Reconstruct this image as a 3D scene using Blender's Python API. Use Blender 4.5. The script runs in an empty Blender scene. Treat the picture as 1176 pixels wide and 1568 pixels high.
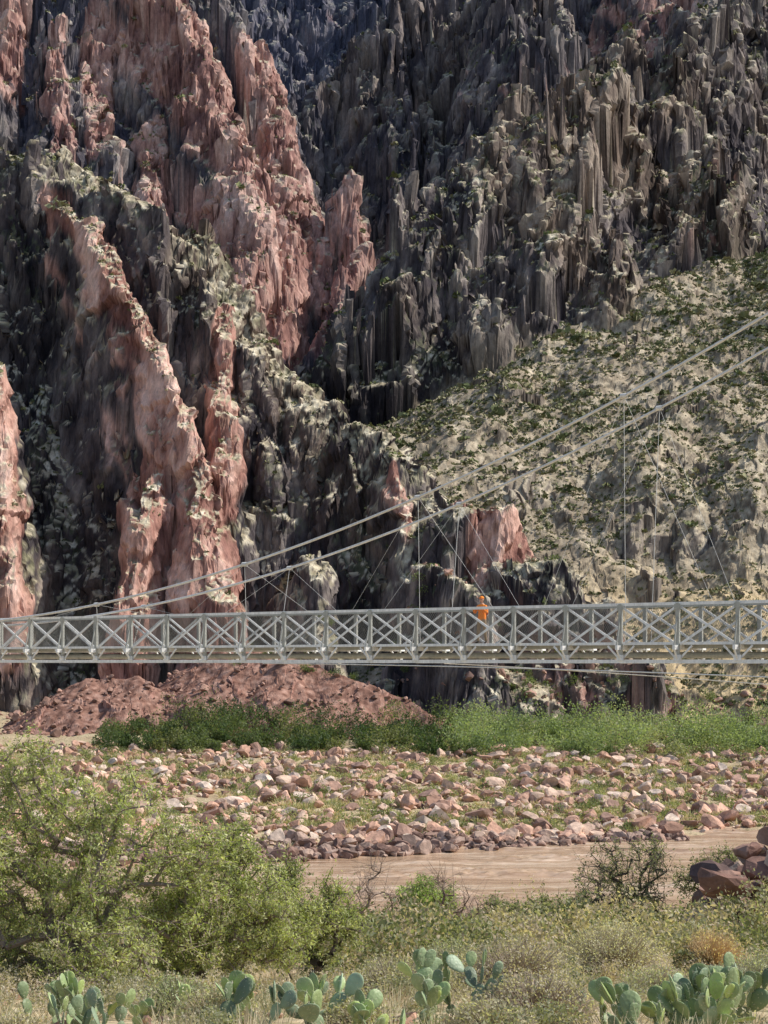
import bpy, math, random, time
import numpy as np
from mathutils import Vector
T0=time.time()
random.seed(7); rng=np.random.default_rng(7)
f32=np.float32
H=14.0; F=2277.0
def P(px,py,d): return ((px-588)/F*d, d, H+(1012-py)/F*d)

# ------------------------------------------------------------------ noise
def _hash(ix,iy,iz,seed):
    with np.errstate(over='ignore'):
        n=(ix.astype(np.uint32)*np.uint32(374761393)+iy.astype(np.uint32)*np.uint32(668265263)
           +iz.astype(np.uint32)*np.uint32(2147483647)+np.uint32((seed*1013904223)&0xffffffff))
        n=(n^(n>>np.uint32(13)))*np.uint32(1274126177)
        n=n^(n>>np.uint32(16))
    return n
_a=np.arange(256)/256*2*np.pi
GX=np.cos(_a).astype(f32); GY=np.sin(_a).astype(f32)
_r=np.random.default_rng(1).normal(size=(256,3)); _r/=np.linalg.norm(_r,axis=1)[:,None]; G3=_r.astype(f32)
_z=np.zeros(1,dtype=np.int64)
def n2(x,y,seed=0):
    x=np.asarray(x,f32)+1000; y=np.asarray(y,f32)+1000
    ix=np.floor(x).astype(np.int64); iy=np.floor(y).astype(np.int64)
    fx=(x-ix).astype(f32); fy=(y-iy).astype(f32)
    u=fx*fx*fx*(fx*(fx*6-15)+10); v=fy*fy*fy*(fy*(fy*6-15)+10)
    def g(a,b):
        h=(_hash(ix+a,iy+b,_z,seed)&np.uint32(255)).astype(np.int64)
        return GX[h]*(fx-a)+GY[h]*(fy-b)
    p=g(0,0);q=g(1,0);r=g(0,1);s=g(1,1)
    a=p+u*(q-p); b=r+u*(s-r)
    return (a+v*(b-a))*1.4
def n3(x,y,z,seed=0):
    x=np.asarray(x,f32)+1000; y=np.asarray(y,f32)+1000; z=np.asarray(z,f32)+1000
    ix=np.floor(x).astype(np.int32); iy=np.floor(y).astype(np.int32); iz=np.floor(z).astype(np.int32)
    fx=(x-ix).astype(f32); fy=(y-iy).astype(f32); fz=(z-iz).astype(f32)
    u=fx*fx*(3-2*fx); v=fy*fy*(3-2*fy); w=fz*fz*(3-2*fz)
    def g(a,b,c):
        h=(_hash(ix+a,iy+b,iz+c,seed)&np.uint32(255)).astype(np.int32)
        return G3[h,0]*(fx-a)+G3[h,1]*(fy-b)+G3[h,2]*(fz-c)
    def L(a,b,t): return a+t*(b-a)
    return L(L(L(g(0,0,0),g(1,0,0),u),L(g(0,1,0),g(1,1,0),u),v),
             L(L(g(0,0,1),g(1,0,1),u),L(g(0,1,1),g(1,1,1),u),v),w)*1.3
def fbm(x,y,o=4,seed=0):
    s=0;a=1;t=0
    for i in range(o):
        s=s+a*n2(x*2**i,y*2**i,seed+i*17); t+=a; a*=.5
    return s/t
def ridged(x,y,o=3,seed=0):
    s=0;a=1;t=0
    for i in range(o):
        s=s+a*(1-2*np.abs(n2(x*2**i,y*2**i,seed+i*31))); t+=a; a*=.5
    return s/t
def blocks(x,y,seed,tilt=.5):
    """fractured-rock blocks: every jittered cell gets its own height and tilt"""
    x=x.astype(f32)+1000; y=y.astype(f32)+1000
    ix=np.floor(x).astype(np.int64); iy=np.floor(y).astype(np.int64)
    bd=np.full(x.shape,9,f32); out=np.zeros(x.shape,f32)
    for a in(-1,0,1):
        for b in(-1,0,1):
            h=_hash(ix+a,iy+b,_z,seed)
            jx=(h&np.uint32(255)).astype(f32)/255; jy=((h>>np.uint32(8))&np.uint32(255)).astype(f32)/255
            r=((h>>np.uint32(16))&np.uint32(255)).astype(f32)/255-.5
            tx=((h>>np.uint32(20))&np.uint32(255)).astype(f32)/255-.5; ty=((h>>np.uint32(5))&np.uint32(255)).astype(f32)/255-.5
            dx=x-(ix+a+jx); dy=y-(iy+b+jy); d=np.abs(dx)+np.abs(dy)+.5*np.maximum(np.abs(dx),np.abs(dy))
            k=d<bd; bd=np.where(k,d,bd); out=np.where(k,r+tilt*2*(tx*dx+ty*dy),out)
    return out
def sstep(a,b,x):
    t=np.clip((x-a)/(b-a),0,1); return t*t*(3-2*t)

# ------------------------------------------------------------------ mesh helpers
def build(name,V,Fc,mat,C=None,smooth=False,parent=None,attrs=None):
    V=np.asarray(V,dtype=f32).reshape(-1,3)
    groups=Fc if isinstance(Fc,list) else [Fc]
    me=bpy.data.meshes.new(name)
    me.vertices.add(len(V)); me.vertices.foreach_set("co",V.ravel())
    li=[];ls=[];o=0
    for g in groups:
        g=np.asarray(g,dtype=np.int32)
        if len(g)==0: continue
        k=g.shape[1]; li.append(g.ravel()); ls.append(o+np.arange(len(g),dtype=np.int32)*k); o+=g.size
    li=np.concatenate(li); ls=np.concatenate(ls)
    me.loops.add(len(li)); me.loops.foreach_set("vertex_index",li)
    me.polygons.add(len(ls)); me.polygons.foreach_set("loop_start",ls)
    me.polygons.foreach_set("use_smooth",np.full(len(ls),smooth,dtype=bool))
    me.update(calc_edges=True); me.validate()
    if C is not None:
        C=np.asarray(C,dtype=f32)
        if C.shape[1]==3: C=np.hstack([C,np.ones((len(C),1),f32)])
        a=me.attributes.new("Col",'FLOAT_COLOR','POINT'); a.data.foreach_set("color",C.ravel())
    if mat: me.materials.append(mat)
    ob=bpy.data.objects.new(name,me); bpy.context.collection.objects.link(ob)
    if parent: ob.parent=parent
    return ob
def empty(name):
    e=bpy.data.objects.new(name,None); bpy.context.collection.objects.link(e); return e
def unit(a): return a/np.maximum(np.linalg.norm(a,axis=-1,keepdims=True),1e-6)
def leaves(c,length,width,col,up=0.0,spread=1.0):
    n=len(c)
    u=unit(rng.normal(size=(n,3))*spread+np.array([0,0,up])); w=unit(np.cross(u,rng.normal(size=(n,3))))
    L=(np.asarray(length)*rng.uniform(.6,1.3,n))[:,None]; W=(np.asarray(width)*rng.uniform(.7,1.3,n))[:,None]
    V=np.stack([c-u*L*.5,c+w*W*.5,c+u*L*.5,c-w*W*.5],1).reshape(-1,3)
    Fq=np.arange(n*4).reshape(-1,4)
    return V,Fq,np.repeat(col,4,axis=0)
def tubes(p0,p1,r0,r1,k=5):
    p0=np.asarray(p0,float);p1=np.asarray(p1,float);r0=np.asarray(r0,float);r1=np.asarray(r1,float)
    d=unit(p1-p0); ref=np.where(np.abs(d[:,2:3])>.9,np.array([[1.,0,0]]),np.array([[0,0,1.]]))
    u=unit(np.cross(d,ref)); w=np.cross(d,u); n=len(p0)
    a=np.arange(k)/k*2*np.pi
    off=u[:,None,:]*np.cos(a)[None,:,None]+w[:,None,:]*np.sin(a)[None,:,None]
    A=p0[:,None,:]+off*r0[:,None,None]; B=p1[:,None,:]+off*r1[:,None,None]
    V=np.concatenate([A,B],1).reshape(-1,3)
    i=np.arange(k); j=(i+1)%k
    fq=np.stack([i,j,j+k,i+k],1)
    Fq=(fq[None]+(np.arange(n)*2*k)[:,None,None]).reshape(-1,4)
    return V,Fq
class Acc:
    def __init__(s): s.V=[];s.F={};s.C=[];s.n=0
    def add(s,V,Fq,C=None):
        V=np.asarray(V,float).reshape(-1,3); Fq=np.asarray(Fq)
        s.F.setdefault(Fq.shape[1],[]).append(Fq+s.n); s.V.append(V); s.n+=len(V)
        if C is not None: s.C.append(np.broadcast_to(np.asarray(C,float),(len(V),3)) if np.ndim(C)==1 else np.asarray(C,float))
    def make(s,name,mat,smooth=False,parent=None):
        return build(name,np.concatenate(s.V),[np.concatenate(v) for v in s.F.values()],mat,
                     np.concatenate(s.C) if s.C else None,smooth,parent)
BOXF=np.array([[0,1,2,3],[7,6,5,4],[0,4,5,1],[1,5,6,2],[2,6,7,3],[3,7,4,0]])
def beam(acc,p0,p1,w,h,up=(0,0,1),C=None):
    p0=np.array(p0,float);p1=np.array(p1,float); d=p1-p0; d/=np.linalg.norm(d)
    up=np.array(up,float); s=np.cross(d,up)
    if np.linalg.norm(s)<1e-3: s=np.cross(d,np.array([BD[0],BD[1],0.]))
    s/=np.linalg.norm(s); q=np.cross(s,d)
    V=[]
    for p in (p0,p1):
        for a,b in((-1,-1),(1,-1),(1,1),(-1,1)): V.append(p+s*a*w/2+q*b*h/2)
    acc.add(V,BOXF,C)

# ------------------------------------------------------------------ materials
class M:
    def __init__(s,name,rough=.8,spec=.2):
        s.m=bpy.data.materials.new(name); s.m.use_nodes=True; s.nt=s.m.node_tree; s.N=s.nt.nodes; s.L=s.nt.links
        s.b=s.N["Principled BSDF"]; s.b.inputs["Roughness"].default_value=rough
        s.b.inputs["Specular IOR Level"].default_value=spec
        s.out=s.N["Material Output"]
    def n(s,t,**k):
        x=s.N.new(t)
        for a,b in k.items(): setattr(x,a,b)
        return x
    def l(s,a,b): s.L.new(a,b)
    def attr(s,name): 
        a=s.n("ShaderNodeAttribute"); a.attribute_name=name; return a
    def pos(s,scale=(1,1,1)):
        g=s.n("ShaderNodeNewGeometry"); m=s.n("ShaderNodeMapping"); m.inputs["Scale"].default_value=scale
        s.l(g.outputs["Position"],m.inputs["Vector"]); return m.outputs[0]
    def noise(s,vec,scale,detail=4,rough=.6,dist=0):
        x=s.n("ShaderNodeTexNoise"); x.inputs["Scale"].default_value=scale; x.inputs["Detail"].default_value=detail
        x.inputs["Roughness"].default_value=rough; x.inputs["Distortion"].default_value=dist
        s.l(vec,x.inputs["Vector"]); return x.outputs["Fac"]
    def vor(s,vec,scale,feature='F1'):
        x=s.n("ShaderNodeTexVoronoi"); x.feature=feature; x.inputs["Scale"].default_value=scale
        s.l(vec,x.inputs["Vector"]); return x
    def ramp(s,fac,stops):
        r=s.n("ShaderNodeValToRGB"); e=r.color_ramp.elements
        while len(e)<len(stops): e.new(.5)
        for i,(p,c) in enumerate(stops):
            e[i].position=p; e[i].color=(min(c,1),min(c,1),min(c,1),1) if np.isscalar(c) else (*c,1)
        s.l(fac,r.inputs[0]); return r.outputs[0]
    def gain(s,fac,a,b,lo,hi):
        r=s.n("ShaderNodeMapRange"); 
        for i,v in enumerate((a,b,lo,hi)): r.inputs[i+1].default_value=v
        s.l(fac,r.inputs[0]); return r.outputs[0]
    def scale(s,c,f):
        v=s.n("ShaderNodeVectorMath"); v.operation='SCALE'; s.l(c,v.inputs[0]); s.l(f,v.inputs[3]); return v.outputs[0]
    def mix(s,fac,a,b,mode='MIX'):
        x=s.n("ShaderNodeMix"); x.data_type='RGBA'; x.blend_type=mode
        for v,i in((fac,0),(a,6),(b,7)):
            if isinstance(v,bpy.types.NodeSocket): s.l(v,x.inputs[i])
            elif i==0: x.inputs[0].default_value=v
            else: x.inputs[i].default_value=(*v,1)
        return x.outputs[2]
    def math(s,op,a,b=0.0,clamp=False):
        x=s.n("ShaderNodeMath"); x.operation=op; x.use_clamp=clamp
        for v,i in((a,0),(b,1)):
            if isinstance(v,bpy.types.NodeSocket): s.l(v,x.inputs[i])
            else: x.inputs[i].default_value=v
        return x.outputs[0]
    def bump(s,h,strength=.5,dist=.1,normal=None):
        b=s.n("ShaderNodeBump"); b.inputs["Strength"].default_value=strength; b.inputs["Distance"].default_value=dist
        s.l(h,b.inputs["Height"])
        if normal: s.l(normal,b.inputs["Normal"])
        s.l(b.outputs[0],s.b.inputs["Normal"]); return b.outputs[0]
    def col(s,c):
        if isinstance(c,bpy.types.NodeSocket): s.l(c,s.b.inputs["Base Color"])
        else: s.b.inputs["Base Color"].default_value=(*c,1)

def mat_leaf(name,trans=.35,tint=(1.25,1.3,.6)):
    m=M(name,.6,.25); a=m.attr("Col")
    c=a.outputs["Color"]; m.col(c)
    t=m.n("ShaderNodeBsdfTranslucent"); tc=m.mix(1.0,c,tint,'MULTIPLY'); m.l(tc,t.inputs["Color"])
    mx=m.n("ShaderNodeMixShader"); mx.inputs[0].default_value=trans
    m.l(m.b.outputs[0],mx.inputs[1]); m.l(t.outputs[0],mx.inputs[2]); m.l(mx.outputs[0],m.out.inputs["Surface"])
    return m.m
def mat_vcol(name,rough=.85,sc=8,bs=.4,bd=.03,lo=.7,hi=1.25,det=5):
    m=M(name,rough,.15); a=m.attr("Col"); nz=m.noise(m.pos(),sc,det,.65)
    m.col(m.scale(a.outputs["Color"],m.gain(nz,.3,.7,lo,hi)))
    if bs>0: m.bump(nz,bs,bd)
    return m.m
LEAF=mat_leaf("leaf_foliage",.42); DRY=mat_leaf("dry_grass_blades",.3,(1.1,1.05,.8)); SCRUB=mat_vcol("scrub_foliage",.8,3,0,.01,.8,1.2,1)
BARK=mat_vcol("bark",.9,30,.5,.01,.7,1.25,2); ROCK=mat_vcol("boulder_rock",.9,2.2,.6,.12,.6,1.3)

def mat_steel(name,c,rough=.5,metal=.3):
    m=M(name,rough,.5); m.b.inputs["Metallic"].default_value=metal
    nz=m.noise(m.pos(),3.5,4,.7); nz2=m.noise(m.pos((1,1,.15)),14,3,.6)
    k=m.mix(1.0,m.ramp(nz,[(.3,tuple(.78*v for v in c)),(.6,c)]),m.ramp(nz2,[(.35,.85),(.6,1.0)]),'MULTIPLY'); m.col(k)
    m.bump(nz2,.15,.004); return m.m
STEEL=mat_steel("galvanised_steel",(.48,.48,.43),.5,0)
STEELW=mat_steel("pale_galvanised_steel",(.96,.96,.94),.5,0)
CABLE=mat_steel("steel_cable",(.85,.83,.78),.55,0)
WIRE=mat_steel("wire_mesh",(.34,.34,.31),.6,.1)
WOOD=mat_steel("deck_planks",(.20,.16,.12),.9,0)

# ------------------------------------------------------------------ ground height
_gy=[-80,0,8,10,13,18,30,50,62,72,79,90,100,104,110,125,160,185,205,230,300,1500]
_gz=[14,12.3,11.8,11.35,10.9,10.05,8.3,5.2,2.6,.5,-.5,-1.0,-.8,0.0,.45,.95,2.3,3.2,4.6,7,8,8]
def ground(x,y,detail=True):
    x=np.asarray(x,float);y=np.asarray(y,float)
    rt=np.clip((x+12)/34,-.5,1.2)
    yy=np.where(y>88,y-np.clip(rt,0,1.2)*15*sstep(88,104,y)-fbm(x/7,y*0+3,3,19)*5*sstep(92,104,y)*(1-sstep(125,150,y)),y)
    z=np.interp(yy,_gy,_gz)
    near=1-sstep(60,75,y)
    z=z+near*(fbm(x/6,y/6,3,5)*.45)*sstep(6,20,y)*1.0
    bar=sstep(108,120,y)*(1-sstep(400,500,y))
    z=z+bar*(fbm(x/14,y/14,3,9)*.9+fbm(x/3,y/3,2,12)*.15)
    z=z+near*1.3*sstep(.19,.30,x/np.maximum(y,1))*sstep(22,32,y)
    return z
xs=np.concatenate([np.linspace(-1500,-130,14),np.linspace(-120,120,520),np.linspace(130,1500,14)])
ys=np.concatenate([np.linspace(-300,-4,12),np.geomspace(4,60,260)-2,np.linspace(58.6,260,420),np.linspace(265,2500,30)])
ys=np.unique(ys)
X,Y=np.meshgrid(xs,ys); Z=ground(X,Y)
def gridfaces(nr,nc):
    i=np.arange(nr*nc).reshape(nr,nc)
    return np.stack([i[:-1,:-1],i[:-1,1:],i[1:,1:],i[1:,:-1]],-1).reshape(-1,4)
g=M("ground_soil",.95,.1)
pz=g.pos(); a=g.noise(pz,.35,5,.65); b=g.noise(pz,3.0,5,.7); v=g.vor(pz,5.0); 
c=g.mix(g.ramp(a,[(.4,0.0),(.6,1.0)]),(.42,.31,.20),(.50,.41,.26))
c=g.mix(g.ramp(b,[(.48,0.0),(.62,.75)]),c,(.21,.19,.10))
c=g.scale(c,g.gain(v.outputs["Distance"],.1,.5,.65,1.1))
g.col(c); g.bump(g.math('ADD',b,v.outputs["Distance"]),.6,.08)
build("ground",np.stack([X,Y,Z],-1),gridfaces(len(ys),len(xs)),g.m,smooth=True)

w=M("muddy_water",.10,.8); b=w.noise(w.pos((.08,.7,1)),.6,5,.7,1.6)
w.col(w.ramp(b,[(.33,(.33,.20,.12)),(.5,(.52,.355,.23)),(.66,(.74,.57,.42))])); w.bump(w.noise(w.pos((.35,1.2,1)),1.3,4,.65),1.0,.16)
rx=np.concatenate([np.linspace(-300,-36,10),np.linspace(-34,34,420),np.linspace(36,300,10)]); ry=np.concatenate([np.linspace(60,125,420),np.linspace(126,150,8)]); RX,RY=np.meshgrid(rx,ry)
rif=sstep(-.1,.35,fbm(RX/12,RY/4,2,505))
RZ=.30*ridged(RX/2.6+fbm(RX/6,RY/3,2,511),RY/1.3,3,501)*rif+.06*fbm(RX/1.6,RY/.9,2,507)
build("river",np.stack([RX,RY,RZ-.08],-1),gridfaces(len(ry),len(rx)),w.m,smooth=True)

# ------------------------------------------------------------------ canyon
def R(pts,k1,d1,k2,pink=0.,scree=0.,far=0.,cap=3.,pw=0.,dk=0.): return dict(p=[P(*q) for q in pts],k1=k1,d1=d1,k2=k2,pink=pink,scree=scree,far=far,cap=cap,pw=pw,dk=dk)
ridges=[
 R([(-500,150,370),(-200,210,345),(0,240,338),(60,256,334),(100,300,328),(160,345,322),(215,352,316),(285,385,308),(296,440,302),(345,470,296),(385,530,288),(440,565,280),(490,598,273),(545,640,265),(608,690,257),(628,752,251),(665,778,246),(700,785,243)],2.0,26,.95,cap=6,dk=1),
 R([(700,785,243),(740,772,240),(785,800,238),(797,862,234)],2.4,12,1.6,.7,cap=2,dk=1),
 R([(797,866,234),(870,880,231),(918,920,227),(960,990,222)],1.9,8,1.4,.2,dk=1),
 R([(75,312,322),(130,350,305),(165,430,288),(215,520,272),(250,600,262)],5.0,22,2.6,1,pw=4.5,cap=1.5,dk=1),
 R([(250,600,262),(290,665,250),(310,760,240),(318,860,232),(350,940,226)],4.2,18,2.6,1,pw=8,cap=1.5,dk=1),
 R([(235,740,246),(215,830,236),(195,930,228)],3.6,14,2.4,1,pw=7,cap=1,dk=1),
 R([(345,466,292),(352,560,276),(340,640,262),(347,740,248)],5.0,18,2.8,.95,pw=4.5,cap=1.5,dk=1),
 R([(-30,560,262),(5,640,250),(10,780,238),(20,900,228)],4.4,14,2.6,.8,pw=4,cap=1,dk=1),
 R([(610,700,252),(622,780,242),(632,860,234),(650,930,226)],4.0,10,2.6,.35,pw=4,cap=1.5,dk=1),
 R([(650,875,219),(675,878,217),(700,908,214)],3.2,6,2.4,.1,cap=1),
 R([(470,830,236),(480,890,229),(500,960,224)],3.0,8,2.0,.1,cap=1,dk=1),
 R([(130,1040,211),(210,1035,210),(270,1088,206)],.62,60,.62,1,.9,cap=0),
 R([(350,985,215),(440,1000,212),(560,1045,208),(640,1082,205)],.7,60,.7,1,.9,cap=0),
 R([(700,1000,224),(760,1030,217),(800,1060,213)],1.2,10,.9,.3,.5),
 R([(640,757,288),(700,690,312),(775,590,350),(830,535,378),(900,485,400),(1000,440,420),(1176,385,450),(1400,300,500)],.56,400,.56,0,1,cap=0),
 R([(1010,520,380),(1040,610,335),(1000,690,300)],.85,8,.7,0,.9),
 R([(1176,640,315),(1130,720,290),(1160,800,270)],.85,8,.7,0,.9),
 R([(583,525,398),(590,470,402),(605,430,408),(650,345,430),(700,300,448),(745,262,462),(790,236,478),(830,208,492),(900,180,520),(1000,110,570),(1176,10,640),(1400,-60,700)],2.2,44,1.7,cap=14),
 R([(700,390,425),(730,440,410),(745,500,395)],1.8,14,1.5,cap=7),
 R([(830,280,455),(870,350,430),(905,420,415),(905,470,405)],1.4,14,1.2,cap=8),
 R([(1050,250,520),(1060,350,470),(1120,430,440)],1.4,14,1.1,.15,cap=8),
 R([(440,205,690),(480,180,692),(530,130,700),(570,88,705),(600,58,712),(650,-10,725),(800,-120,750),(1300,-250,800)],2.2,60,1.6,0,0,.35,cap=14),
 R([(560,100,700),(600,200,640),(640,300,600)],2.2,15,1.9,0,0,.35,cap=5),
 R([(760,-40,720),(800,60,650),(850,140,600)],1.5,15,1.3,.1,0,.2,cap=10),
 R([(1000,-60,720),(1050,60,650),(1100,140,610)],1.5,15,1.3,.45,0,.2,cap=10),
 R([(-500,-250,640),(-100,-220,630),(100,-150,620),(250,-60,610),(330,10,602),(372,90,596),(400,130,590)],2.6,30,1.5,.1,0,.6),
 R([(180,-80,610),(270,20,585),(318,110,565),(368,230,545),(382,350,520),(372,440,500)],3.0,24,2.4,1,0,.2,pw=20),
 R([(403,98,585),(432,190,572),(440,300,545),(432,420,520),(425,520,500)],3.6,20,2.8,1,0,.2,pw=12),
 R([(440,240,570),(475,310,560),(500,350,552),(490,430,535)],3.2,12,2.4,.9,0,.3,pw=11),
 R([(535,268,550),(545,350,535),(520,420,520),(500,500,505)],4.2,16,2.8,.9,0,.3,pw=9),
 R([(236,190,560),(240,260,545),(238,340,530)],4.6,12,2.6,1,0,.25,pw=7),
 R([(150,20,600),(150,130,575),(155,260,545)],3.2,14,2.4,.9,0,.3,pw=8),
 R([(20,-100,610),(10,20,585),(0,120,560)],3.2,14,2.2,1,0,.25,pw=11),
 R([(90,60,580),(95,200,550),(90,280,530)],3.2,12,2.4,.7,0,.3,pw=7),
 R([(-900,-420,1000),(100,-380,1000),(450,-250,980),(900,-300,1000),(1900,-400,1000)],1.8,60,1.2,.1,0,1.),
]
tc=np.concatenate([np.linspace(-1.4,-.30,50)[:-1],np.linspace(-.30,.30,1050),np.linspace(.30,1.4,50)[1:]])
yr=np.geomspace(196,1120,1400)
TC,YY=np.meshgrid(tc.astype(f32),yr.astype(f32)); XX=TC*YY
wx=fbm(XX/34,YY/34,3,101)*4.5+fbm(XX/7,YY/7,2,111)*1.6
wy=fbm(XX/34,YY/34,3,201)*4.5+fbm(XX/7,YY/7,2,211)*1.6
xw=XX+wx; yw=YY+wy
best=np.full(XX.shape,-200,f32); pink=np.zeros_like(best); scree=np.zeros_like(best); far=np.zeros_like(best); dk=np.zeros_like(best); dist=np.full_like(best,99)
for r in ridges:
    bz=np.full(XX.shape,-999,f32); bd=np.full(XX.shape,999,f32)
    for (ax,ay,az),(bx,by,bzz) in zip(r['p'][:-1],r['p'][1:]):
        dx,dy=bx-ax,by-ay; L2=dx*dx+dy*dy
        t=np.clip(((xw-ax)*dx+(yw-ay)*dy)/L2,0,1)
        d=np.sqrt((xw-ax-t*dx)**2+(yw-ay-t*dy)**2)
        cp=r['cap']
        z=az+t*(bzz-az)-.45*np.minimum(d,cp)-r['k1']*np.clip(d-cp,0,r['d1'])-r['k2']*np.maximum(d-cp-r['d1'],0)
        bz=np.maximum(bz,z); bd=np.minimum(bd,d)
    wgt=sstep(-1.5,1.5,bz-best)
    best=np.maximum(best,bz)
    pk=r['pink']*(np.exp(-(bd/r['pw'])**2) if r['pw']>0 else 1.)
    pink=pink*(1-wgt)+pk*wgt; scree=scree*(1-wgt)+r['scree']*wgt; far=far*(1-wgt)+r['far']*wgt; dk=dk*(1-wgt)+r['dk']*wgt; dist=dist*(1-wgt)+bd*wgt
nos=1-scree; sc=np.clip(YY/280,.8,2.4)
right=sstep(-10,30,XX)*sstep(300,380,YY)
lean=best*(.40*right-.12*(1-right))
xl=xw-lean
near_c=sstep(0,9,dist)
amp=nos*(.25+.75*near_c)
huge=ridged(xw/(44*sc),yw/(80*sc),2,291)
fl=ridged(xl/(16*sc),yw/(46*sc),3,301)
fl2=ridged(xl/(4.6*sc)+fbm(XX/20,YY/20,2,340)*1.5,yw/(20*sc),2,331)
hgt=best+amp*((huge-.3)*8.5*sc+(fl-.35)*7.5*sc+(fl2-.3)*1.2*sc)+nos*(1-near_c)*(ridged(XX/5,YY/5,3,346)-.4)*(2.2-1.1*dk)
bk1=blocks(xl/(8*sc)+.25*wx,yw/(9*sc)+.004*best,601,.9); bk2=blocks(xl/(2.8*sc)+.3*wx,yw/(3.5*sc)+.2*wy,611,.8)
hgt=hgt+nos*((.35-.2*dk)*(1-near_c)+near_c)*(bk1*6.8*sc+bk2*2.6*sc)
talm=sstep(.4,.7,pink*scree)
hgt=hgt+scree*(1-talm)*(fbm(XX/22,YY/22,4,351)*7*sstep(205,225,YY)+ridged(XX/9,YY/14,3,361)*.9)+talm*fbm(XX/4,YY/8,3,352)*.7
rockpatch=sstep(.16,.34,fbm(XX/18,YY/14,3,371))*scree*(1-pink)
hgt=hgt+rockpatch*(bk2*2.4+bk1*1.2)+scree*(1-talm)*bk2*.35
def terr(h,L,nz,am):
    ph=h/L+nz; i=np.floor(ph); t=ph-i
    s=np.where(t<.5,t*.16/.5,.16+.84*(t-.5)/.5)
    return h+am*((i+s-ph)*L+L*.17)
m1=nos*sstep(-.35,.15,fbm(XX/40,YY/40,3,421))*(.95-.35*dk)
hgt=terr(hgt,15*sc,fbm(XX/45,YY/45,3,401)*2.2+xw/(60*sc)*.6,m1)
m2=nos*sstep(-.15,.25,fbm(XX/18,YY/18,2,422))*(.75-.35*dk)
hgt=terr(hgt,5.2*sc,fbm(XX/16,YY/16,3,411)*2.5+xw/(30*sc),m2)
gr=ground(XX,YY)
hgt=np.where(hgt<gr-3,gr-3,hgt)
Vt=np.stack([XX,YY,hgt],-1).astype(f32)
def normals(V):
    du=np.gradient(V,axis=1); dv=np.gradient(V,axis=0); n=np.cross(du,dv); return unit(n)
Nn=normals(Vt)
x,y,z=Vt[...,0],Vt[...,1],Vt[...,2]
steep=sstep(.85,.45,Nn[...,2])
s3=np.clip(sc,.8,1.9)
wq=n3(x/(6*s3),y/(6*s3),z/(6*s3),15)
# fracture the faces themselves: jointed blocks in the plane of the cliff
fb1=blocks((x-z*.35)/(3.8*s3)+wq*.5,z/(9*s3)+x/(26*s3)+y/(19*s3),701,.8)
fb2=blocks((x-z*.30)/(1.5*s3)+wq*.7,z/(3.4*s3)+x/(9*s3)+y/(7*s3),711,.8)
dsp=fb1*1.15*s3+fb2*.62*s3+(1-2.6*np.abs(n3((x-z*.2)/(2.6*s3),y/(2.6*s3),z/(9*s3),7)))*.36*s3+n3(x/(.7*s3),y/(.7*s3),z/(.8*s3),9)*.18*s3
Vt=Vt+Nn*(dsp*(.10+.90*steep)*(1-.6*scree))[...,None]
Nn=normals(Vt); x,y,z=Vt[...,0],Vt[...,1],Vt[...,2]; Nz=Nn[...,2]
print("terrain",time.time()-T0)
def crp(v,stops):
    p=[s[0] for s in stops]; return np.stack([np.interp(v,p,[s[1][k] for s in stops]) for k in range(3)],-1).astype(f32)
def mixc(a,b,t): return a*(1-t[...,None])+b*t[...,None]
def cst(c): return np.array(c,f32)*np.ones(XX.shape+(3,),f32)
st=n3(x/(3.2*s3),y/(3.2*s3),z/(10*s3),21)+.5*n3(x/(1.2*s3),y/(1.2*s3),z/(4*s3),22)+.5*n3(x/(11*sc),y/(11*sc),z/(20*sc),24)
fi=n3(x/(1.0*s3),y/(1.0*s3),z/(1.0*s3),23)
bigz=fbm(x/60+z/90,y/60-z/70,3,431)
st=st+.3*fi+.5*fb1+.35*fb2
dark=crp(st,[(-.8,(.036,.031,.038)),(-.2,(.080,.067,.072)),(.25,(.15,.125,.122)),(.9,(.35,.30,.265))])
brown=crp(st,[(-.8,(.045,.033,.028)),(-.2,(.105,.077,.062)),(.25,(.20,.148,.115)),(.9,(.41,.32,.25))])
dark=mixc(dark,brown,sstep(-.05,.4,bigz+.15*fi))
pkc=crp(st,[(-.8,(.17,.078,.066)),(-.2,(.37,.195,.155)),(.25,(.54,.325,.26)),(.9,(.73,.51,.43))])
pf=sstep(.36,.56,pink+fbm(x/12+z/16,y/12-z/14,4,441)*.8+st*.12)
pale=sstep(.35,.9,fl2*.6+.3*fi+.4*fb1+.3*fb2)*(1-dk)*(1-far)*.35; dark=mixc(dark,cst((.50,.43,.35)),pale)
gorge_shade=sstep(40,18,x)*sstep(285,310,y)*sstep(480,440,y)*sstep(105,85,z)
dark=dark*(1-.5*gorge_shade)[...,None]  # shade of the lower gorge face put into the rock colour
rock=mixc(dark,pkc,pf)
soil=crp(fi+.4*n2(x/5,y/5,25),[(-.5,(.36,.30,.20)),(0,(.59,.51,.36)),(.5,(.73,.66,.51))])
scs=crp(fi+.6*n2(x/7,y/7,25),[(-.6,(.30,.24,.17)),(0,(.42,.345,.245)),(.6,(.54,.46,.34))])
soil=mixc(soil,scs,scree)
gn=sstep(.05,.35,fbm(x/4,y/4,3,26))*.55*(1-.7*scree)
soil=mixc(soil,cst((.20,.21,.10)),gn)
yel=sstep(268,240,y)*sstep(15,40,x)*scree*.75; soil=mixc(soil,cst((.62,.47,.26)),yel)
tal=talm; soil=mixc(soil,crp(fi,[(-.5,(.17,.085,.062)),(0,(.30,.165,.122)),(.5,(.44,.27,.21))]),tal)
vf=sstep(.58,.76,Nz+.08*fi+.12*scree)
rock=mixc(rock,scs*.72,scree*(1-talm)*(1-rockpatch*.6)*.75)
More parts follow.
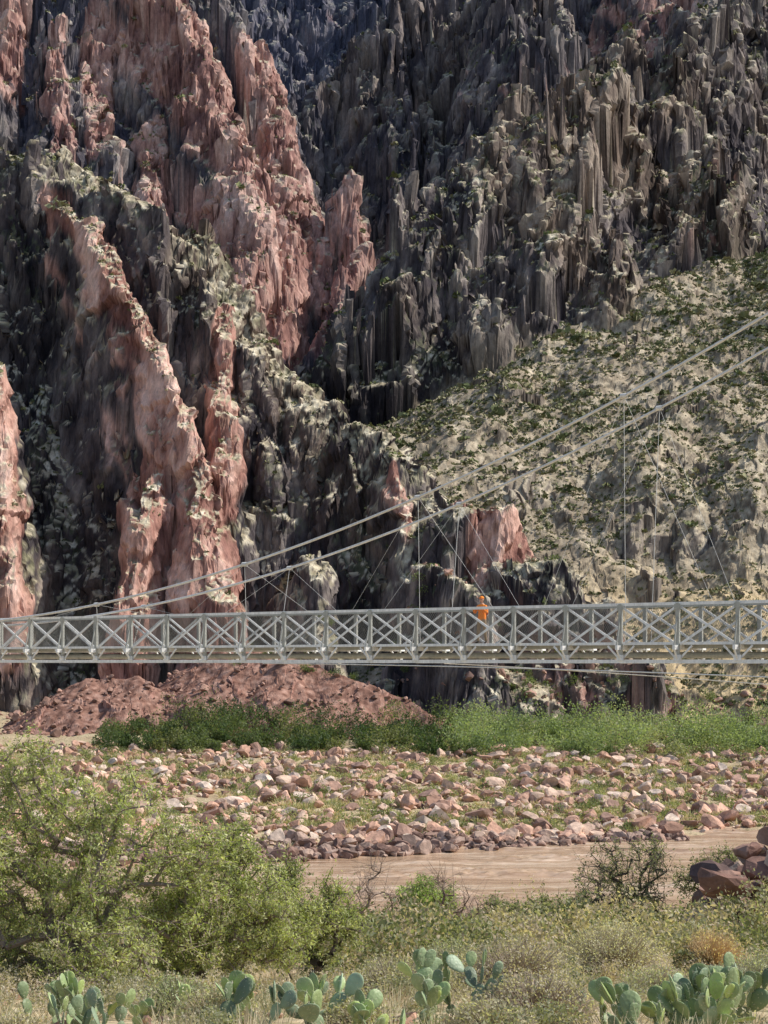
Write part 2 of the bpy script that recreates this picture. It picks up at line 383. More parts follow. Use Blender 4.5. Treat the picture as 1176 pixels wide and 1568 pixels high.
lit_crest=sstep(8,3.5,dist)*dk*sstep(.30,.5,Nz)*(1-pf)*.7  # pale soil along spur crests paints in their sunlit edge
vf=np.maximum(vf,lit_crest)
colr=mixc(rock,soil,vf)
ol=sstep(-.1,.25,fbm(x/12+z/25,y/12,3,27))*sstep(.34,.52,Nz)*(1-vf)*(1-pf*.6)*.6*(1-scree)
colr=mixc(colr,cst((.115,.13,.06)),ol)
colr=colr*(1-.12*dk*(1-pf)*(1-vf))[...,None]
colr=mixc(colr,cst((.11,.13,.21)),far*.42)  # aerial haze painted as a bluish tint on distant rock
m=M("canyon_rock",.92,.12)
fn=m.noise(m.pos((1,1,.5)),.9,6,.72)
m.col(m.scale(m.attr("Col").outputs["Color"],m.gain(fn,.28,.72,.55,1.4)))
m.bump(fn,.8,.42)
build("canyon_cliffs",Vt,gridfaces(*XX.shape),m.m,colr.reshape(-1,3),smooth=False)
print("cliffs",time.time()-T0)

flat=Vt.reshape(-1,3); nf=Nz.ravel(); scf=scree.ravel(); 
inview=(np.abs(TC.ravel())<.30)&(flat[:,1]<780)&(flat[:,2]>ground(flat[:,0],flat[:,1])-.3)&(tal.ravel()<.5)
pr=(YY.ravel()/300)**2*inview*sstep(.40,.66,nf)*(.5+.9*scf)*(.6+.8*sstep(-.2,.3,fbm(flat[:,0]/25,flat[:,1]/25,2,77)))*sstep(900,380,flat[:,1])
idx=rng.choice(len(flat),26000,p=pr/pr.sum(),replace=False)
base=flat[idx]; n=len(idx); K=12
size=rng.lognormal(-.25,.5,n)*.6*np.clip(base[:,1]/330,.8,1.5)
off=rng.normal(size=(n,K,3)); off/=np.linalg.norm(off,axis=-1,keepdims=True); off[...,2]=np.abs(off[...,2])*.8
c=(base[:,None]+off*size[:,None,None]*rng.uniform(.4,1,(n,K,1))).reshape(-1,3)
pal=np.array([[.16,.18,.075],[.23,.24,.11],[.36,.34,.20],[.10,.12,.05],[.28,.27,.15]])
cc=pal[rng.integers(0,5,n)]*rng.uniform(.7,1.2,(n,1)); cc=np.repeat(cc,K,axis=0)*rng.uniform(.8,1.2,(n*K,1))
V,Fq,C=leaves(c,np.repeat(size,K)*.8,np.repeat(size,K)*.65,cc)
build("desert_scrub",V,Fq,SCRUB,C)

import bmesh
def rock_shapes(k=10,sub=2):
    out=[]
    for i in range(k):
        bm=bmesh.new(); bmesh.ops.create_icosphere(bm,subdivisions=sub,radius=1)
        v=np.array([q.co[:] for q in bm.verts]); fc=np.array([[w_.index for w_ in q.verts] for q in bm.faces]); bm.free()
        for _ in range(10):
            d=unit(rng.normal(size=3)); h=rng.uniform(.35,.75); s=v@d; v=v-np.outer(np.maximum(s-h,0),d)
        v*=rng.uniform(.7,1.2,3); v+=rng.normal(size=v.shape)*.02
        out.append((v,fc))
    return out
RS=rock_shapes()
def rocks(name,pos,size,cols,mat=ROCK,sink=.3,flat_=.8):
    acc=Acc(); which=rng.integers(0,len(RS),len(pos))
    for k,(v,fc) in enumerate(RS):
        ii=np.where(which==k)[0]
        if len(ii)==0: continue
        a=rng.uniform(0,6.283,len(ii)); ca,sa=np.cos(a),np.sin(a); tl=rng.uniform(-.6,.6,len(ii))
        vv=v[None]*np.stack([size[ii]*rng.uniform(.8,1.5,len(ii)),size[ii],size[ii]*flat_],1)[:,None,:]
        x_=vv[...,0]*np.cos(tl)[:,None]-vv[...,2]*np.sin(tl)[:,None]; z_=vv[...,0]*np.sin(tl)[:,None]+vv[...,2]*np.cos(tl)[:,None]
        xx=x_*ca[:,None]-vv[...,1]*sa[:,None]; yy=x_*sa[:,None]+vv[...,1]*ca[:,None]
        W_=np.stack([xx,yy,z_],-1)+pos[ii][:,None]; W_[...,2]+=(size[ii]*(flat_-sink)*.6)[:,None]
        Fx=(fc[None]+(np.arange(len(ii))*len(v))[:,None,None]).reshape(-1,3)
        acc.add(W_.reshape(-1,3),Fx,np.repeat(cols[ii],len(v),axis=0))
    return acc.make(name,mat)
rp=np.array([[.66,.41,.30],[.58,.35,.25],[.70,.50,.38],[.47,.28,.20],[.72,.57,.46],[.36,.23,.18],[.62,.44,.33]])
def far_shore(x): return 104+np.clip((x+12)/34,0,1.2)*15+fbm(x/7,x*0+3,3,19)*5
n=13500
yy=106+80*rng.uniform(0,1,n)**1.1; xx=rng.uniform(-.31,.31,n)*yy; yy=yy+np.clip((xx+12)/34,0,1.2)*13
den=fbm(xx/11,yy/5,3,55)*1.2+.08; keep=(rng.uniform(-.3,.35,n)<den)&(yy<186)
xx,yy=xx[keep],yy[keep]; sz=np.clip(rng.lognormal(-1.1,.6,len(xx)),.12,1.1)
rocks("boulders",np.stack([xx,yy,ground(xx,yy)],1),sz,rp[rng.integers(0,7,len(xx))]*rng.uniform(.8,1.1,(len(xx),1)),sink=.1)
n=1700; xx=rng.uniform(-34,24,n); yy=far_shore(xx)+rng.gamma(1.5,2.0,n)-2.4
sz=np.clip(rng.lognormal(-.95,.5,n),.15,.95)*np.where(xx>8,.7,1)
rocks("shore_boulders",np.stack([xx,yy,np.maximum(ground(xx,yy),-.1)],1),sz,np.array([[.24,.15,.12],[.34,.22,.17],[.17,.12,.10],[.42,.30,.24]])[rng.integers(0,4,n)])
def cliffz(xx,yy):
    ci=np.searchsorted(tc,xx/yy).clip(0,len(tc)-1); ri=np.searchsorted(yr,yy).clip(0,len(yr)-1)
    return np.maximum(ground(xx,yy),Vt[ri,ci,2])
n=1600; yy=rng.uniform(196,224,n); xx=rng.uniform(-.3,.31,n)*yy
sz=np.clip(rng.lognormal(-1.3,.55,n),.12,1.1)*np.where(xx>8,1.5,1)
rocks("talus_rocks",np.stack([xx,yy,cliffz(xx,yy)],1),sz,(np.array([.36,.22,.17])*rng.uniform(.6,1.3,(n,1))))

def blades(name,pos,h,spread,K,pal,mat=DRY,width=.02):
    n=len(pos); pos=np.repeat(pos,K,0); h=np.repeat(h,K)*rng.uniform(.5,1.1,n*K); sp=np.repeat(spread,K)
    a=rng.uniform(0,6.283,n*K); r=np.sqrt(rng.uniform(0,1,n*K))
    dx=np.cos(a)*r*sp; dy=np.sin(a)*r*sp
    b0=pos+np.stack([dx*.35,dy*.35,-.02+0*dx],1); tip=pos+np.stack([dx*1.2,dy*1.2,h*(1-.35*r)],1)
    s=unit(np.cross(tip-b0,rng.normal(size=(n*K,3))))*(np.asarray(width)*rng.uniform(.7,1.3,n*K))[:,None]
    V=np.stack([b0-s,b0+s,tip+s*.25,tip-s*.25],1).reshape(-1,3)
    c=pal[rng.integers(0,len(pal),n)]; c=np.repeat(c,K,0)*rng.uniform(.75,1.25,(n*K,1)); c=np.repeat(c,4,0)
    return V,np.arange(n*K*4).reshape(-1,4),c
n=11000; yy=107+80*rng.uniform(0,1,n); xx=rng.uniform(-.31,.31,n)*yy; yy+=np.clip((xx+12)/34,0,1.2)*14
k=(fbm(xx/13,yy/6,3,88)>-.10)&(yy<192); xx,yy=xx[k],yy[k]
pal=np.array([[.50,.46,.20],[.36,.39,.16],[.62,.53,.30],[.66,.58,.37],[.28,.31,.14]])
V,Fq,C=blades("x",np.stack([xx,yy,ground(xx,yy)],1),rng.uniform(.3,.75,len(xx)),rng.uniform(.35,.85,len(xx)),14,pal,width=.055)
build("river_bar_grass",V,Fq,DRY,C)

def shrub_mass(name,pos,R_,Hh,K,leaf,pal,mat=LEAF):
    n=len(pos); nb=5
    o=rng.normal(size=(n,nb,3))*np.array([.45,.45,.25]); o[...,2]=np.abs(o[...,2])+.35
    cen=pos[:,None]+o*np.stack([R_,R_,Hh],1)[:,None]; 
    d=rng.normal(size=(n,nb,K,3)); d=unit(d)*rng.uniform(.45,1.05,(n,nb,K,1))
    c=cen[:,:,None]+d*np.stack([R_*.5,R_*.5,Hh*.42],1)[:,None,None]
    c=c.reshape(-1,3); gz=np.repeat(pos[:,2],nb*K); c[:,2]=np.maximum(c[:,2],gz+.05)
    ci=pal[rng.integers(0,len(pal),n)]; cc=np.repeat(ci,nb*K,0)*rng.uniform(.65,1.25,(n*nb*K,1))
    V,Fq,C=leaves(c,leaf,leaf*.5,cc,up=.6); build(name,V,Fq,mat,C)
n=440; u=rng.uniform(-.31,.31,n); yy=rng.uniform(176,204,n); xx=u*yy; hh=np.where(u>.05,rng.uniform(2.2,6.0,n),rng.uniform(1.6,5.0,n))*(.75+.6*sstep(-.3,.3,fbm(xx/9,yy/9,2,66)))
k=(u>-.19)&(fbm(xx/7,yy/12,2,67)>-.28); xx,yy,hh,u=xx[k],yy[k],hh[k],u[k]
palL=np.array([[.065,.10,.04],[.09,.135,.055],[.14,.18,.075],[.20,.22,.10]]); palR=np.array([[.27,.34,.16],[.33,.40,.20],[.19,.25,.12],[.38,.40,.23]])
kk=u>.05
gp=np.stack([xx,yy,ground(xx,yy)],1)
shrub_mass("tamarisk_thicket",gp[kk],hh[kk]*.55,hh[kk]*.8,90,.34,palR)
shrub_mass("riverside_thicket",gp[~kk],hh[~kk]*.55,hh[~kk]*.8,90,.34,palL)
n=400; yy=rng.uniform(110,180,n); xx=rng.uniform(-.3,.3,n)*yy; yy+=np.clip((xx+12)/34,0,1.2)*10
shrub_mass("river_bar_shrubs",np.stack([xx,yy,ground(xx,yy)],1),rng.uniform(.5,1.3,n),rng.uniform(.5,1.2,n),28,.2,np.array([[.30,.33,.16],[.38,.39,.21],[.18,.22,.10]]))
n=90; yy=rng.uniform(206,228,n); xx=rng.uniform(-.1,.31,n)*yy
shrub_mass("talus_shrubs",np.stack([xx,yy,cliffz(xx,yy)],1),rng.uniform(.7,2.0,n),rng.uniform(.7,1.8,n),36,.28,np.array([[.13,.17,.07],[.22,.26,.12]]))
print("veg far",time.time()-T0)

# ------------------------------------------------------------------ bridge
B0=np.array([11.8,49.5]); BD=np.array([-.826,.566]); BD/=np.linalg.norm(BD); BN=np.array([.566,.826]); BN/=np.linalg.norm(BN)
def B(t,w_,z):
    p=B0+BD*t+BN*w_; return np.array([p[0],p[1],z])
PAN=2.13; WB=1.9
bridge=empty("suspension_footbridge")
tr=Acc(); pale=Acc(); deck=Acc(); cab=Acc()
i0,i1=-9,44
zb,zt,zd=13.98,15.96,14.62
for side,w_ in((0,0.0),(1,WB)):
    beam(pale if side==0 else tr,B(i0*PAN,w_,zt),B(i1*PAN,w_,zt),.11,.10)
    beam(pale,B(i0*PAN,w_,zb),B(i1*PAN,w_,zb),.15,.12)
    beam(pale,B(i0*PAN,w_,zd-.02),B(i1*PAN,w_,zd-.02),.06,.10)
    o=-.06 if side==0 else .06
    for i in range(i0,i1):
        t=i*PAN
        beam(tr,B(t,w_+o,zb+.05),B(t,w_+o,zt+.03),.11,.13)
        t1=t+PAN
        beam(pale,B(t+.08,w_+o*.4,zd-.05),B(t1-.08,w_+o*.4,zt-.12),.035,.08)
        beam(pale,B(t+.08,w_+o*.9,zt-.12),B(t1-.08,w_+o*.9,zd-.05),.035,.08)
        beam(pale,B(t-.13,w_+o*1.9,zb+.13),B(t+.13,w_+o*1.9,zb+.13),.02,.2)
        beam(pale,B(t-.5,w_+o*.5,zd-.10),B(t-.05,w_+o*.5,zb+.08),.05,.06)
        beam(pale,B(t+.5,w_+o*.6,zd-.10),B(t+.05,w_+o*.6,zb+.08),.05,.06)
        beam(tr,B(t-.11,w_+o*1.9,zt-.10),B(t+.11,w_+o*1.9,zt-.10),.02,.16)
for i in range(i0,i1):
    t=i*PAN
    beam(pale,B(t,-.42,zd-.16),B(t,WB+.42,zd-.16),.09,.16)
    beam(pale,B(t,-.40,zd-.2),B(t,-.05,zb+.04),.05,.05)
    beam(tr,B(t,-.38,zd-.1),B(t,-.08,zt-.35),.04,.04)
    beam(pale,B(t,0,zb+.0),B(t,WB,zb+.0),.10,.14)
    beam(tr,B(t,0.05,zb+.03),B(t+PAN,WB-.05,zb+.03),.04,.04)
for w_ in(.45,.95,1.45): beam(tr,B(i0*PAN,w_,zd-.12),B(i1*PAN,w_,zd-.12),.06,.12)
t=i0*PAN
while t<i1*PAN:
    beam(deck,B(t,.08,zd-.03),B(t,WB-.08,zd-.03),.26,.045); t+=.29
V,Fq=tubes([B(i0*PAN,.95,zb+.22)],[B(i1*PAN,.95,zb+.22)],[.11],[.11],12); tr.add(V,Fq)
wm=Acc()
for w_ in(.045,WB-.045):
    ts=np.arange(i0*PAN,i1*PAN,.085)
    hgtm=zt-.06-(zd+.06)
    for sgn in(1,-1):
        p0=np.stack([B(t,w_,zd+.06) for t in ts]); p1=np.stack([B(t+sgn*hgtm*.6,w_,zt-.06) for t in ts])
        V,Fq=tubes(p0,p1,np.full(len(ts),.0036),np.full(len(ts),.0036),3); wm.add(V,Fq)
def ch(t): return H+1.7+.0052*(42-t)**2
TT=np.linspace(-24,95,120)
for w_ in(-.25,2.75):
    zz=[ch(t) for t in TT]
    p=np.stack([B(t,w_,z_) for t,z_ in zip(TT,zz)]); V,Fq=tubes(p[:-1],p[1:],np.full(len(p)-1,.052),np.full(len(p)-1,.052),8); cab.add(V,Fq)
    wt=-.1 if w_<1 else WB+.1
    for t in np.arange(1.9*PAN-8*2*PAN,40*PAN,4*PAN):
        if ch(t)<zt+.3: continue
        a_=B(t,w_,ch(t)); b_=B(t,wt,zd-.1); V,Fq=tubes([a_],[b_],[.010],[.010],5); cab.add(V,Fq)
        V,Fq=tubes([a_-np.array([BD[0],BD[1],0])*.12],[a_+np.array([BD[0],BD[1],0])*.12],[.09],[.09],8); cab.add(V,Fq)
        if t>0:
            V,Fq=tubes([a_],[B(t+1.5*PAN,wt,zt)],[.006],[.006],4); cab.add(V,Fq)
            V,Fq=tubes([a_],[B(t-1.5*PAN,wt,zt)],[.006],[.006],4); cab.add(V,Fq)
def arc(t0,z0,t1,z1,w0,w1,sag,r):
    s=np.linspace(0,1,25); p=np.stack([B(t0+(t1-t0)*q,w0+(w1-w0)*q,z0+(z1-z0)*q-sag*4*q*(1-q)) for q in s])
    V,Fq=tubes(p[:-1],p[1:],np.full(24,r),np.full(24,r),6); cab.add(V,Fq)
arc(20,13.9,-20,12.7,-.4,-4,-.25,.022); arc(13,13.9,-20,11.2,2.3,6.5,-.3,.02)
tr.make("truss_frames",STEEL,parent=bridge); pale.make("chords_and_braces",STEELW,parent=bridge)
deck.make("deck_planks",WOOD,parent=bridge); wm.make("railing_mesh",WIRE,parent=bridge); cab.make("cables_and_hangers",CABLE,smooth=True,parent=bridge)
tw=Acc(); tt=-24
for w_ in(-.25,2.75):
    beam(tw,B(tt,w_,4),B(tt,w_,ch(tt)+.3),.5,.5,up=(BD[0],BD[1],0))
for z_ in(9,17.2,24,ch(tt)-.2): beam(tw,B(tt,-.25,z_),B(tt,2.75,z_),.3,.35)
beam(tw,B(tt,-.25,17.3),B(tt,2.75,24),.14,.14); beam(tw,B(tt+.2,2.75,17.3),B(tt+.2,-.25,24),.14,.14)
tw.make("bridge_tower",STEEL)

# ------------------------------------------------------------------ hiker on the bridge
def skinmesh(name,pts,edges,rad,mat,parent,colfn,sub=2):
    me=bpy.data.meshes.new(name); me.from_pydata(pts,edges,[]); ob=bpy.data.objects.new(name,me); bpy.context.collection.objects.link(ob)
    md=ob.modifiers.new("s",'SKIN'); md.use_smooth_shade=True
    for i,r in enumerate(rad):
        me.skin_vertices[0].data[i].radius=r if isinstance(r,tuple) else (r,r)
    me.skin_vertices[0].data[0].use_root=True
    s=ob.modifiers.new("u",'SUBSURF'); s.levels=sub; s.render_levels=sub
    dg=bpy.context.evaluated_depsgraph_get(); em=bpy.data.meshes.new_from_object(ob.evaluated_get(dg)); 
    bpy.data.objects.remove(ob)
    ob=bpy.data.objects.new(name,em); bpy.context.collection.objects.link(ob); ob.parent=parent
    co=np.zeros(len(em.vertices)*3,f32); em.vertices.foreach_get("co",co); co=co.reshape(-1,3)
    c=np.array([colfn(*q) for q in co],f32); c=np.hstack([c,np.ones((len(c),1),f32)])
    a=em.attributes.new("Col",'FLOAT_COLOR','POINT'); a.data.foreach_set("color",c.ravel())
    em.materials.clear(); em.materials.append(mat); return ob
CLOTH=mat_vcol("cloth_and_skin",.8,60,.2,.004,.88,1.08)
hiker=empty("hiker")
OR=(.95,.28,.04); TAN=(.34,.25,.16); SK=(.55,.32,.22); BOOT=(.06,.04,.03)
def bodycol(x_,y_,z_):
    if z_>1.485: return SK
    if z_<.13: return BOOT
    if z_<.93: return TAN
    return OR
pts=[(0,0,.97),(0,0,1.12),(0,-.01,1.30),(0,0,1.44),(0,-.01,1.57)]
rad=[(.155,.115),(.15,.11),(.175,.125),(.10,.08),(.055,.055)]
ed=[(0,1),(1,2),(2,3),(3,4)]
for s in(-1,1):
    b=len(pts); pts+=[(s*.18,0,1.41),(s*.27,-.08,1.17),(s*.20,-.30,1.335)]; rad+=[.07,.052,.036]; ed+=[(3,b),(b,b+1),(b+1,b+2)]
    b=len(pts); pts+=[(s*.095,0,.88),(s*.12,-.03+.04*s,.49),(s*.13,.02+.08*s,.09),(s*.15,-.14+.08*s,.045)]; rad+=[.095,.066,.045,.042]; ed+=[(0,b),(b,b+1),(b+1,b+2),(b+2,b+3)]
skinmesh("body",pts,ed,rad,CLOTH,hiker,bodycol)
for s in(-1,1):
    p=[(s*.20,-.30,1.345),(s*.195,-.36,1.36),(s*.19,-.40,1.362)]; r=[.028,(.03,.018),(.036,.016)]; e=[(0,1),(1,2)]
    for k,(ox,ln) in enumerate([(-.03,.065),(-.01,.078),(.01,.072),(.03,.055)]):
        b=len(p); p+=[(s*.19+ox,-.425,1.362),(s*.19+ox*1.1,-.43-ln*.5,1.355),(s*.19+ox*1.15,-.43-ln*.75,1.325)]; r+=[.010,.009,.007]; e+=[(2,b),(b,b+1),(b+1,b+2)]
    b=len(p); p+=[(s*.19-s*.045,-.385,1.355),(s*.19-s*.065,-.42,1.35)]; r+=[.011,.009]; e+=[(1,b),(b,b+1)]
    skinmesh("hand",p,e,r,CLOTH,hiker,lambda *q:SK)
bm=bmesh.new(); bmesh.ops.create_uvsphere(bm,u_segments=40,v_segments=28,radius=1)
hv=np.array([q.co[:] for q in bm.verts]); hf=[[w_.index for w_ in q.verts] for q in bm.faces]; bm.free()
hc=np.zeros_like(hv)+np.array(SK); v=hv.copy(); v[:,0]*=.077; v[:,1]*=.098; v[:,2]*=.118
low=hv[:,2]<-.1; v[low,0]*=1-.28*(-hv[low,2]); fr=hv[:,1]<0
v[:,1]-=.024*np.exp(-((hv[:,0]/.16)**2+((hv[:,2]+.12)/.2)**2))*fr
v[:,1]-=.008*np.exp(-((hv[:,0]/.3)**2+((hv[:,2]+.48)/.1)**2))*fr
for s in(-1,1):
    e_=np.exp(-(((hv[:,0]-s*.38)/.15)**2+((hv[:,2]-.06)/.1)**2))*fr; v[:,1]+=.010*e_; hc[e_>.45]=(.04,.025,.02)
    e_=np.exp(-(((hv[:,1]-.08)/.16)**2+((hv[:,2]-.0)/.26)**2))*(hv[:,0]*s>.5); v[:,0]+=s*.018*e_
mo=(np.abs(hv[:,0])<.3)&(np.abs(hv[:,2]+.47)<.06)&fr; hc[mo]=(.35,.12,.10)
hair=(hv[:,1]>.2)|(hv[:,2]>.55); hc[hair]=(.06,.035,.02); v[hair]*=1.04
v+=np.array([0,-.02,1.665])
tri=[f for f in hf if len(f)==3]; qd=[f for f in hf if len(f)==4]
build("head",v,[np.array(tri),np.array(qd)],CLOTH,hc,True,hiker)
acc=Acc(); cv=hv.copy(); kz=np.maximum(cv[:,2],0); cv=np.stack([cv[:,0]*.089,cv[:,1]*.108,kz*.095],1)+np.array([0,-.02,1.715])
acc.add(cv,np.array(qd),OR); 
tv=np.array(tri); acc.F.setdefault(3,[]).append(tv)
a=np.linspace(-1.1,1.1,13); br=[]
for z_ in(.006,-.006):
    for r_ in(1.0,1.75): br+=[(math.sin(q)*.085*(1+.12*(r_-1)),-.02-math.cos(q)*.10*r_,1.722+z_-.015*(r_-1)) for q in a]
bf=[]
for q in range(12): bf+=[[q,q+1,q+14,q+13],[q+26,q+39,q+40,q+27],[q+13,q+14,q+40,q+39]]
acc.add(np.array(br),np.array(bf),(.65,.16,.03)); acc.make("cap",CLOTH,True,hiker)
bm=bmesh.new(); bmesh.ops.create_cube(bm,size=1); bmesh.ops.bevel(bm,geom=bm.edges[:],offset=.22,segments=3,affect='EDGES')
pv_=np.array([q.co[:] for q in bm.verts])*np.array([.28,.16,.44])+np.array([0,.19,1.24]); groups={}
for q in bm.faces: groups.setdefault(len(q.verts),[]).append([w_.index for w_ in q.verts])
bm.free(); build("day_pack",pv_,[np.array(x_) for x_ in groups.values()],CLOTH,np.tile(np.array([.45,.12,.04]),(len(pv_),1)),True,hiker)
hp=B(10.2,.50,zd); hiker.location=hp; hiker.rotation_euler=(0,0,math.atan2(-BN[1],-BN[0])+math.pi/2)

# ------------------------------------------------------------------ foreground trees and plants
def G(px,d,up=0.): 
    x_=(px-588)/F*d; return np.array([x_,d,float(ground(x_,d))+up])
def tree(name,px,d,blobs,n,twigs,nl,leaf,lw,pal,tw_len=.3,rt=.006,barkc=(.10,.08,.065),multi=3,bare=0.):
    e=empty(name); base=G(px,d); s=d/F
    W_=np.array([b[2]**2 for b in blobs],float); W_/=W_.sum(); bi=rng.choice(len(blobs),n,p=W_)
    cen=np.array([P(b[0],b[1],d) for b in blobs]); rr=np.array([b[2]*s for b in blobs]); dep=rng.normal(size=len(blobs))*.35
    cen[:,1]+=dep
    q=unit(rng.normal(size=(n,3)))*(rng.uniform(0,1,(n,1))**.45); pt=cen[bi]+q*rr[bi][:,None]*np.array([1,1.15,.95])
    pt[:,2]=np.maximum(pt[:,2],ground(pt[:,0],pt[:,1])+.12)
    order=np.argsort(np.linalg.norm(pt-base,axis=1)); pt=pt[order]
    nodes=[base-np.array([0,0,.1])]; par=[-1]; path=[0.]
    for k in range(multi):
        dr=unit(rng.normal(size=3)*np.array([.9,.6,0])+np.array([0,0,.9])); nodes.append(base+dr*.45); par.append(0); path.append(.45)
    for p in pt:
        A=np.array(nodes); c_=np.linalg.norm(A-p,axis=1)+.22*np.array(path); c_[0]+=.5
        j=int(np.argmin(c_)); L_=np.linalg.norm(p-A[j])
        if L_>.35:
            mid=(p+A[j])/2+rng.normal(size=3)*L_*.10+np.array([0,0,-.04*L_]); nodes.append(mid); par.append(j); path.append(path[j]+L_*.5); j=len(nodes)-1
        nodes.append(p); par.append(j); path.append(path[j]+L_*.5)
    A=np.array(nodes); N_=len(A); cnt=np.ones(N_)
    for i in range(N_-1,0,-1): cnt[par[i]]+=cnt[i]
    rad=rt*cnt**.45
    i_=np.arange(1,N_); p_=np.array(par)[1:]
    V,Fq=tubes(A[p_],A[i_],np.minimum(rad[p_],rad[i_]*1.5),rad[i_],6)
    acc=Acc(); acc.add(V,Fq,barkc)
    tips=A[4:]
    T_=np.repeat(tips,twigs,0); m_=len(T_)
    dirs=unit(rng.normal(size=(m_,3))+np.array([0,0,.25])); ln=tw_len*rng.uniform(.4,1.3,m_)[:,None]
    V,Fq=tubes(T_,T_+dirs*ln,np.full(m_,rt*.7),np.full(m_,rt*.3),3); acc.add(V,Fq,np.array(barkc)*1.5)
    acc.make("branches",BARK,parent=e)
    if bare>0:
        k=rng.uniform(size=m_)>bare; T_,dirs,ln=T_[k],dirs[k],ln[k]; m_=len(T_)
    c_=(T_[:,None]+dirs[:,None]*ln[:,None]*rng.uniform(.1,1.1,(m_,nl,1))+rng.normal(size=(m_,nl,3))*tw_len*.10).reshape(-1,3)
    lum=np.repeat(rng.uniform(.65,1.35,m_),nl)[:,None]; pi=np.repeat(rng.integers(0,len(pal),m_),nl)
    V,Fq,C=leaves(c_,leaf,lw,pal[pi]*lum*rng.uniform(.8,1.2,(len(c_),1)),up=.2); build("foliage",V,Fq,LEAF,C,parent=e)
    return e
mes=np.array([[.40,.45,.17],[.50,.54,.24],[.31,.36,.14],[.58,.59,.32]])
tree("mesquite_tree",120,16.5,[(45,1158,45),(20,1200,50),(75,1240,68),(20,1310,92),(150,1260,62),(215,1218,42),(160,1340,92),(250,1310,72),(300,1300,42),(60,1410,110),(-80,1310,130),(180,1430,90),(270,1400,70),(-60,1440,110)],660,7,12,.052,.017,mes,.24,.006,barkc=(.24,.19,.16))
tree("mesquite_tree",330,17.5,[(300,1370,60),(350,1340,55),(370,1295,42),(400,1375,55),(330,1440,60),(270,1450,55),(420,1440,55)],290,7,12,.052,.017,mes*.95,.22,.006,barkc=(.20,.16,.13))
tree("mesquite_tree",460,19,[(450,1395,50),(500,1390,42),(470,1440,50),(525,1430,38),(430,1350,32)],190,7,11,.052,.017,mes*.9,.22,.006)
tree("catclaw_acacia",940,33,[(930,1330,38),(980,1340,45),(890,1365,35),(1010,1310,30),(960,1380,50),(1000,1390,40),(960,1295,18)],190,6,7,.08,.026,np.array([[.30,.31,.18],[.36,.37,.22],[.24,.25,.13]]),.36,.008,bare=.35)
tree("desert_shrub",640,36,[(620,1385,30),(650,1365,28),(680,1385,26),(640,1410,40)],110,7,9,.08,.03,np.array([[.36,.47,.15],[.42,.50,.2]]),.3,.007)
tree("leafless_shrub",570,30,[(560,1370,25),(575,1340,18),(600,1385,25),(545,1395,20)],50,5,1,.05,.012,mes,.5,.007,barkc=(.20,.15,.12),bare=.8)
tree("leafless_shrub",700,34,[(690,1370,30),(720,1395,30),(670,1345,15)],45,5,1,.05,.012,mes,.5,.008,barkc=(.19,.14,.11),bare=.8)
tree("desert_shrub",800,34,[(760,1410,32),(800,1395,28),(840,1400,32),(870,1405,28)],150,6,8,.078,.028,np.array([[.29,.33,.15],[.38,.40,.22]]),.3,.007,bare=.1)
tree("desert_shrub",1120,38,[(1080,1330,28),(1110,1318,20),(1050,1350,25)],70,6,7,.075,.026,np.array([[.30,.33,.18],[.24,.27,.12]]),.3,.007,bare=.15)

n=150; px_=rng.uniform(1062,1260,n); d_=rng.uniform(28,37,n); sz=rng.uniform(.12,.6,n)
pp=np.stack([G(a_,b_) for a_,b_ in zip(px_,d_)]); pp[:,2]+=rng.uniform(0,1.1,n)*(px_>1085)
rocks("rock_outcrop",pp,sz,np.array([[.24,.14,.11],[.36,.22,.17],[.15,.10,.09],[.50,.37,.29]])[rng.integers(0,4,n)])
n=420; d_=rng.uniform(11,60,n); x_=rng.uniform(-.3,.3,n)*d_; sz=np.minimum(rng.lognormal(-2.8,.5,n),.14)
rocks("stones",np.stack([x_,d_,ground(x_,d_)],1),sz,rp[rng.integers(0,6,n)])

PEARS=[(80,12.0,7,.155,.40,3),(150,11.2,4,.15,.2,3),(225,12.3,4,.14,.25,2),(420,11.8,6,.17,.28,3),(480,10.6,4,.18,.2,3),(645,11.8,3,.17,.10,3),(690,12.6,3,.17,.12,4),(600,10.6,3,.19,.12,2),(890,12.4,5,.16,.2,2),(1020,11.6,6,.18,.22,3),(1080,11.2,6,.19,.2,3),(1130,11.6,7,.18,.22,3),(1165,12.8,5,.18,.22,3),(1000,10.6,4,.18,.16,2)]
pp2=np.array([G(p[0],p[1])[:2] for p in PEARS])
def clear(pos,rad=.5):
    d=np.linalg.norm((pos[:,None,:2]-pp2[None])*np.array([1,.6]),axis=2).min(1); return pos[d>rad]
def near_scatter(n,d0,d1,u0=-.3,u1=.3):
    d_=d0*(d1/d0)**rng.uniform(0,1,n); x_=rng.uniform(u0,u1,n)*d_; return np.stack([x_,d_,ground(x_,d_)],1)
pos=near_scatter(420,20,60); n=len(pos); fs=np.where(pos[:,1]>36,.5,1.)
shrub_mass("bank_brush",pos,rng.uniform(.3,.95,n),rng.uniform(.3,1.05,n)*fs,60,.085,np.array([[.27,.29,.17],[.38,.37,.25],[.52,.45,.32],[.19,.21,.11],[.49,.41,.31]]))
pos=clear(near_scatter(340,10.5,22)); n=len(pos)
shrub_mass("low_brush",pos,rng.uniform(.15,.38,n),rng.uniform(.15,.36,n),90,.032,np.array([[.36,.37,.25],[.46,.42,.32],[.56,.50,.40],[.27,.28,.19],[.54,.45,.37]]))
pos=clear(near_scatter(1900,9.4,45),.35); k=fbm(pos[:,0]/1.5,pos[:,1]/2,2,91)>-.05; pos=pos[k]; n=len(pos)
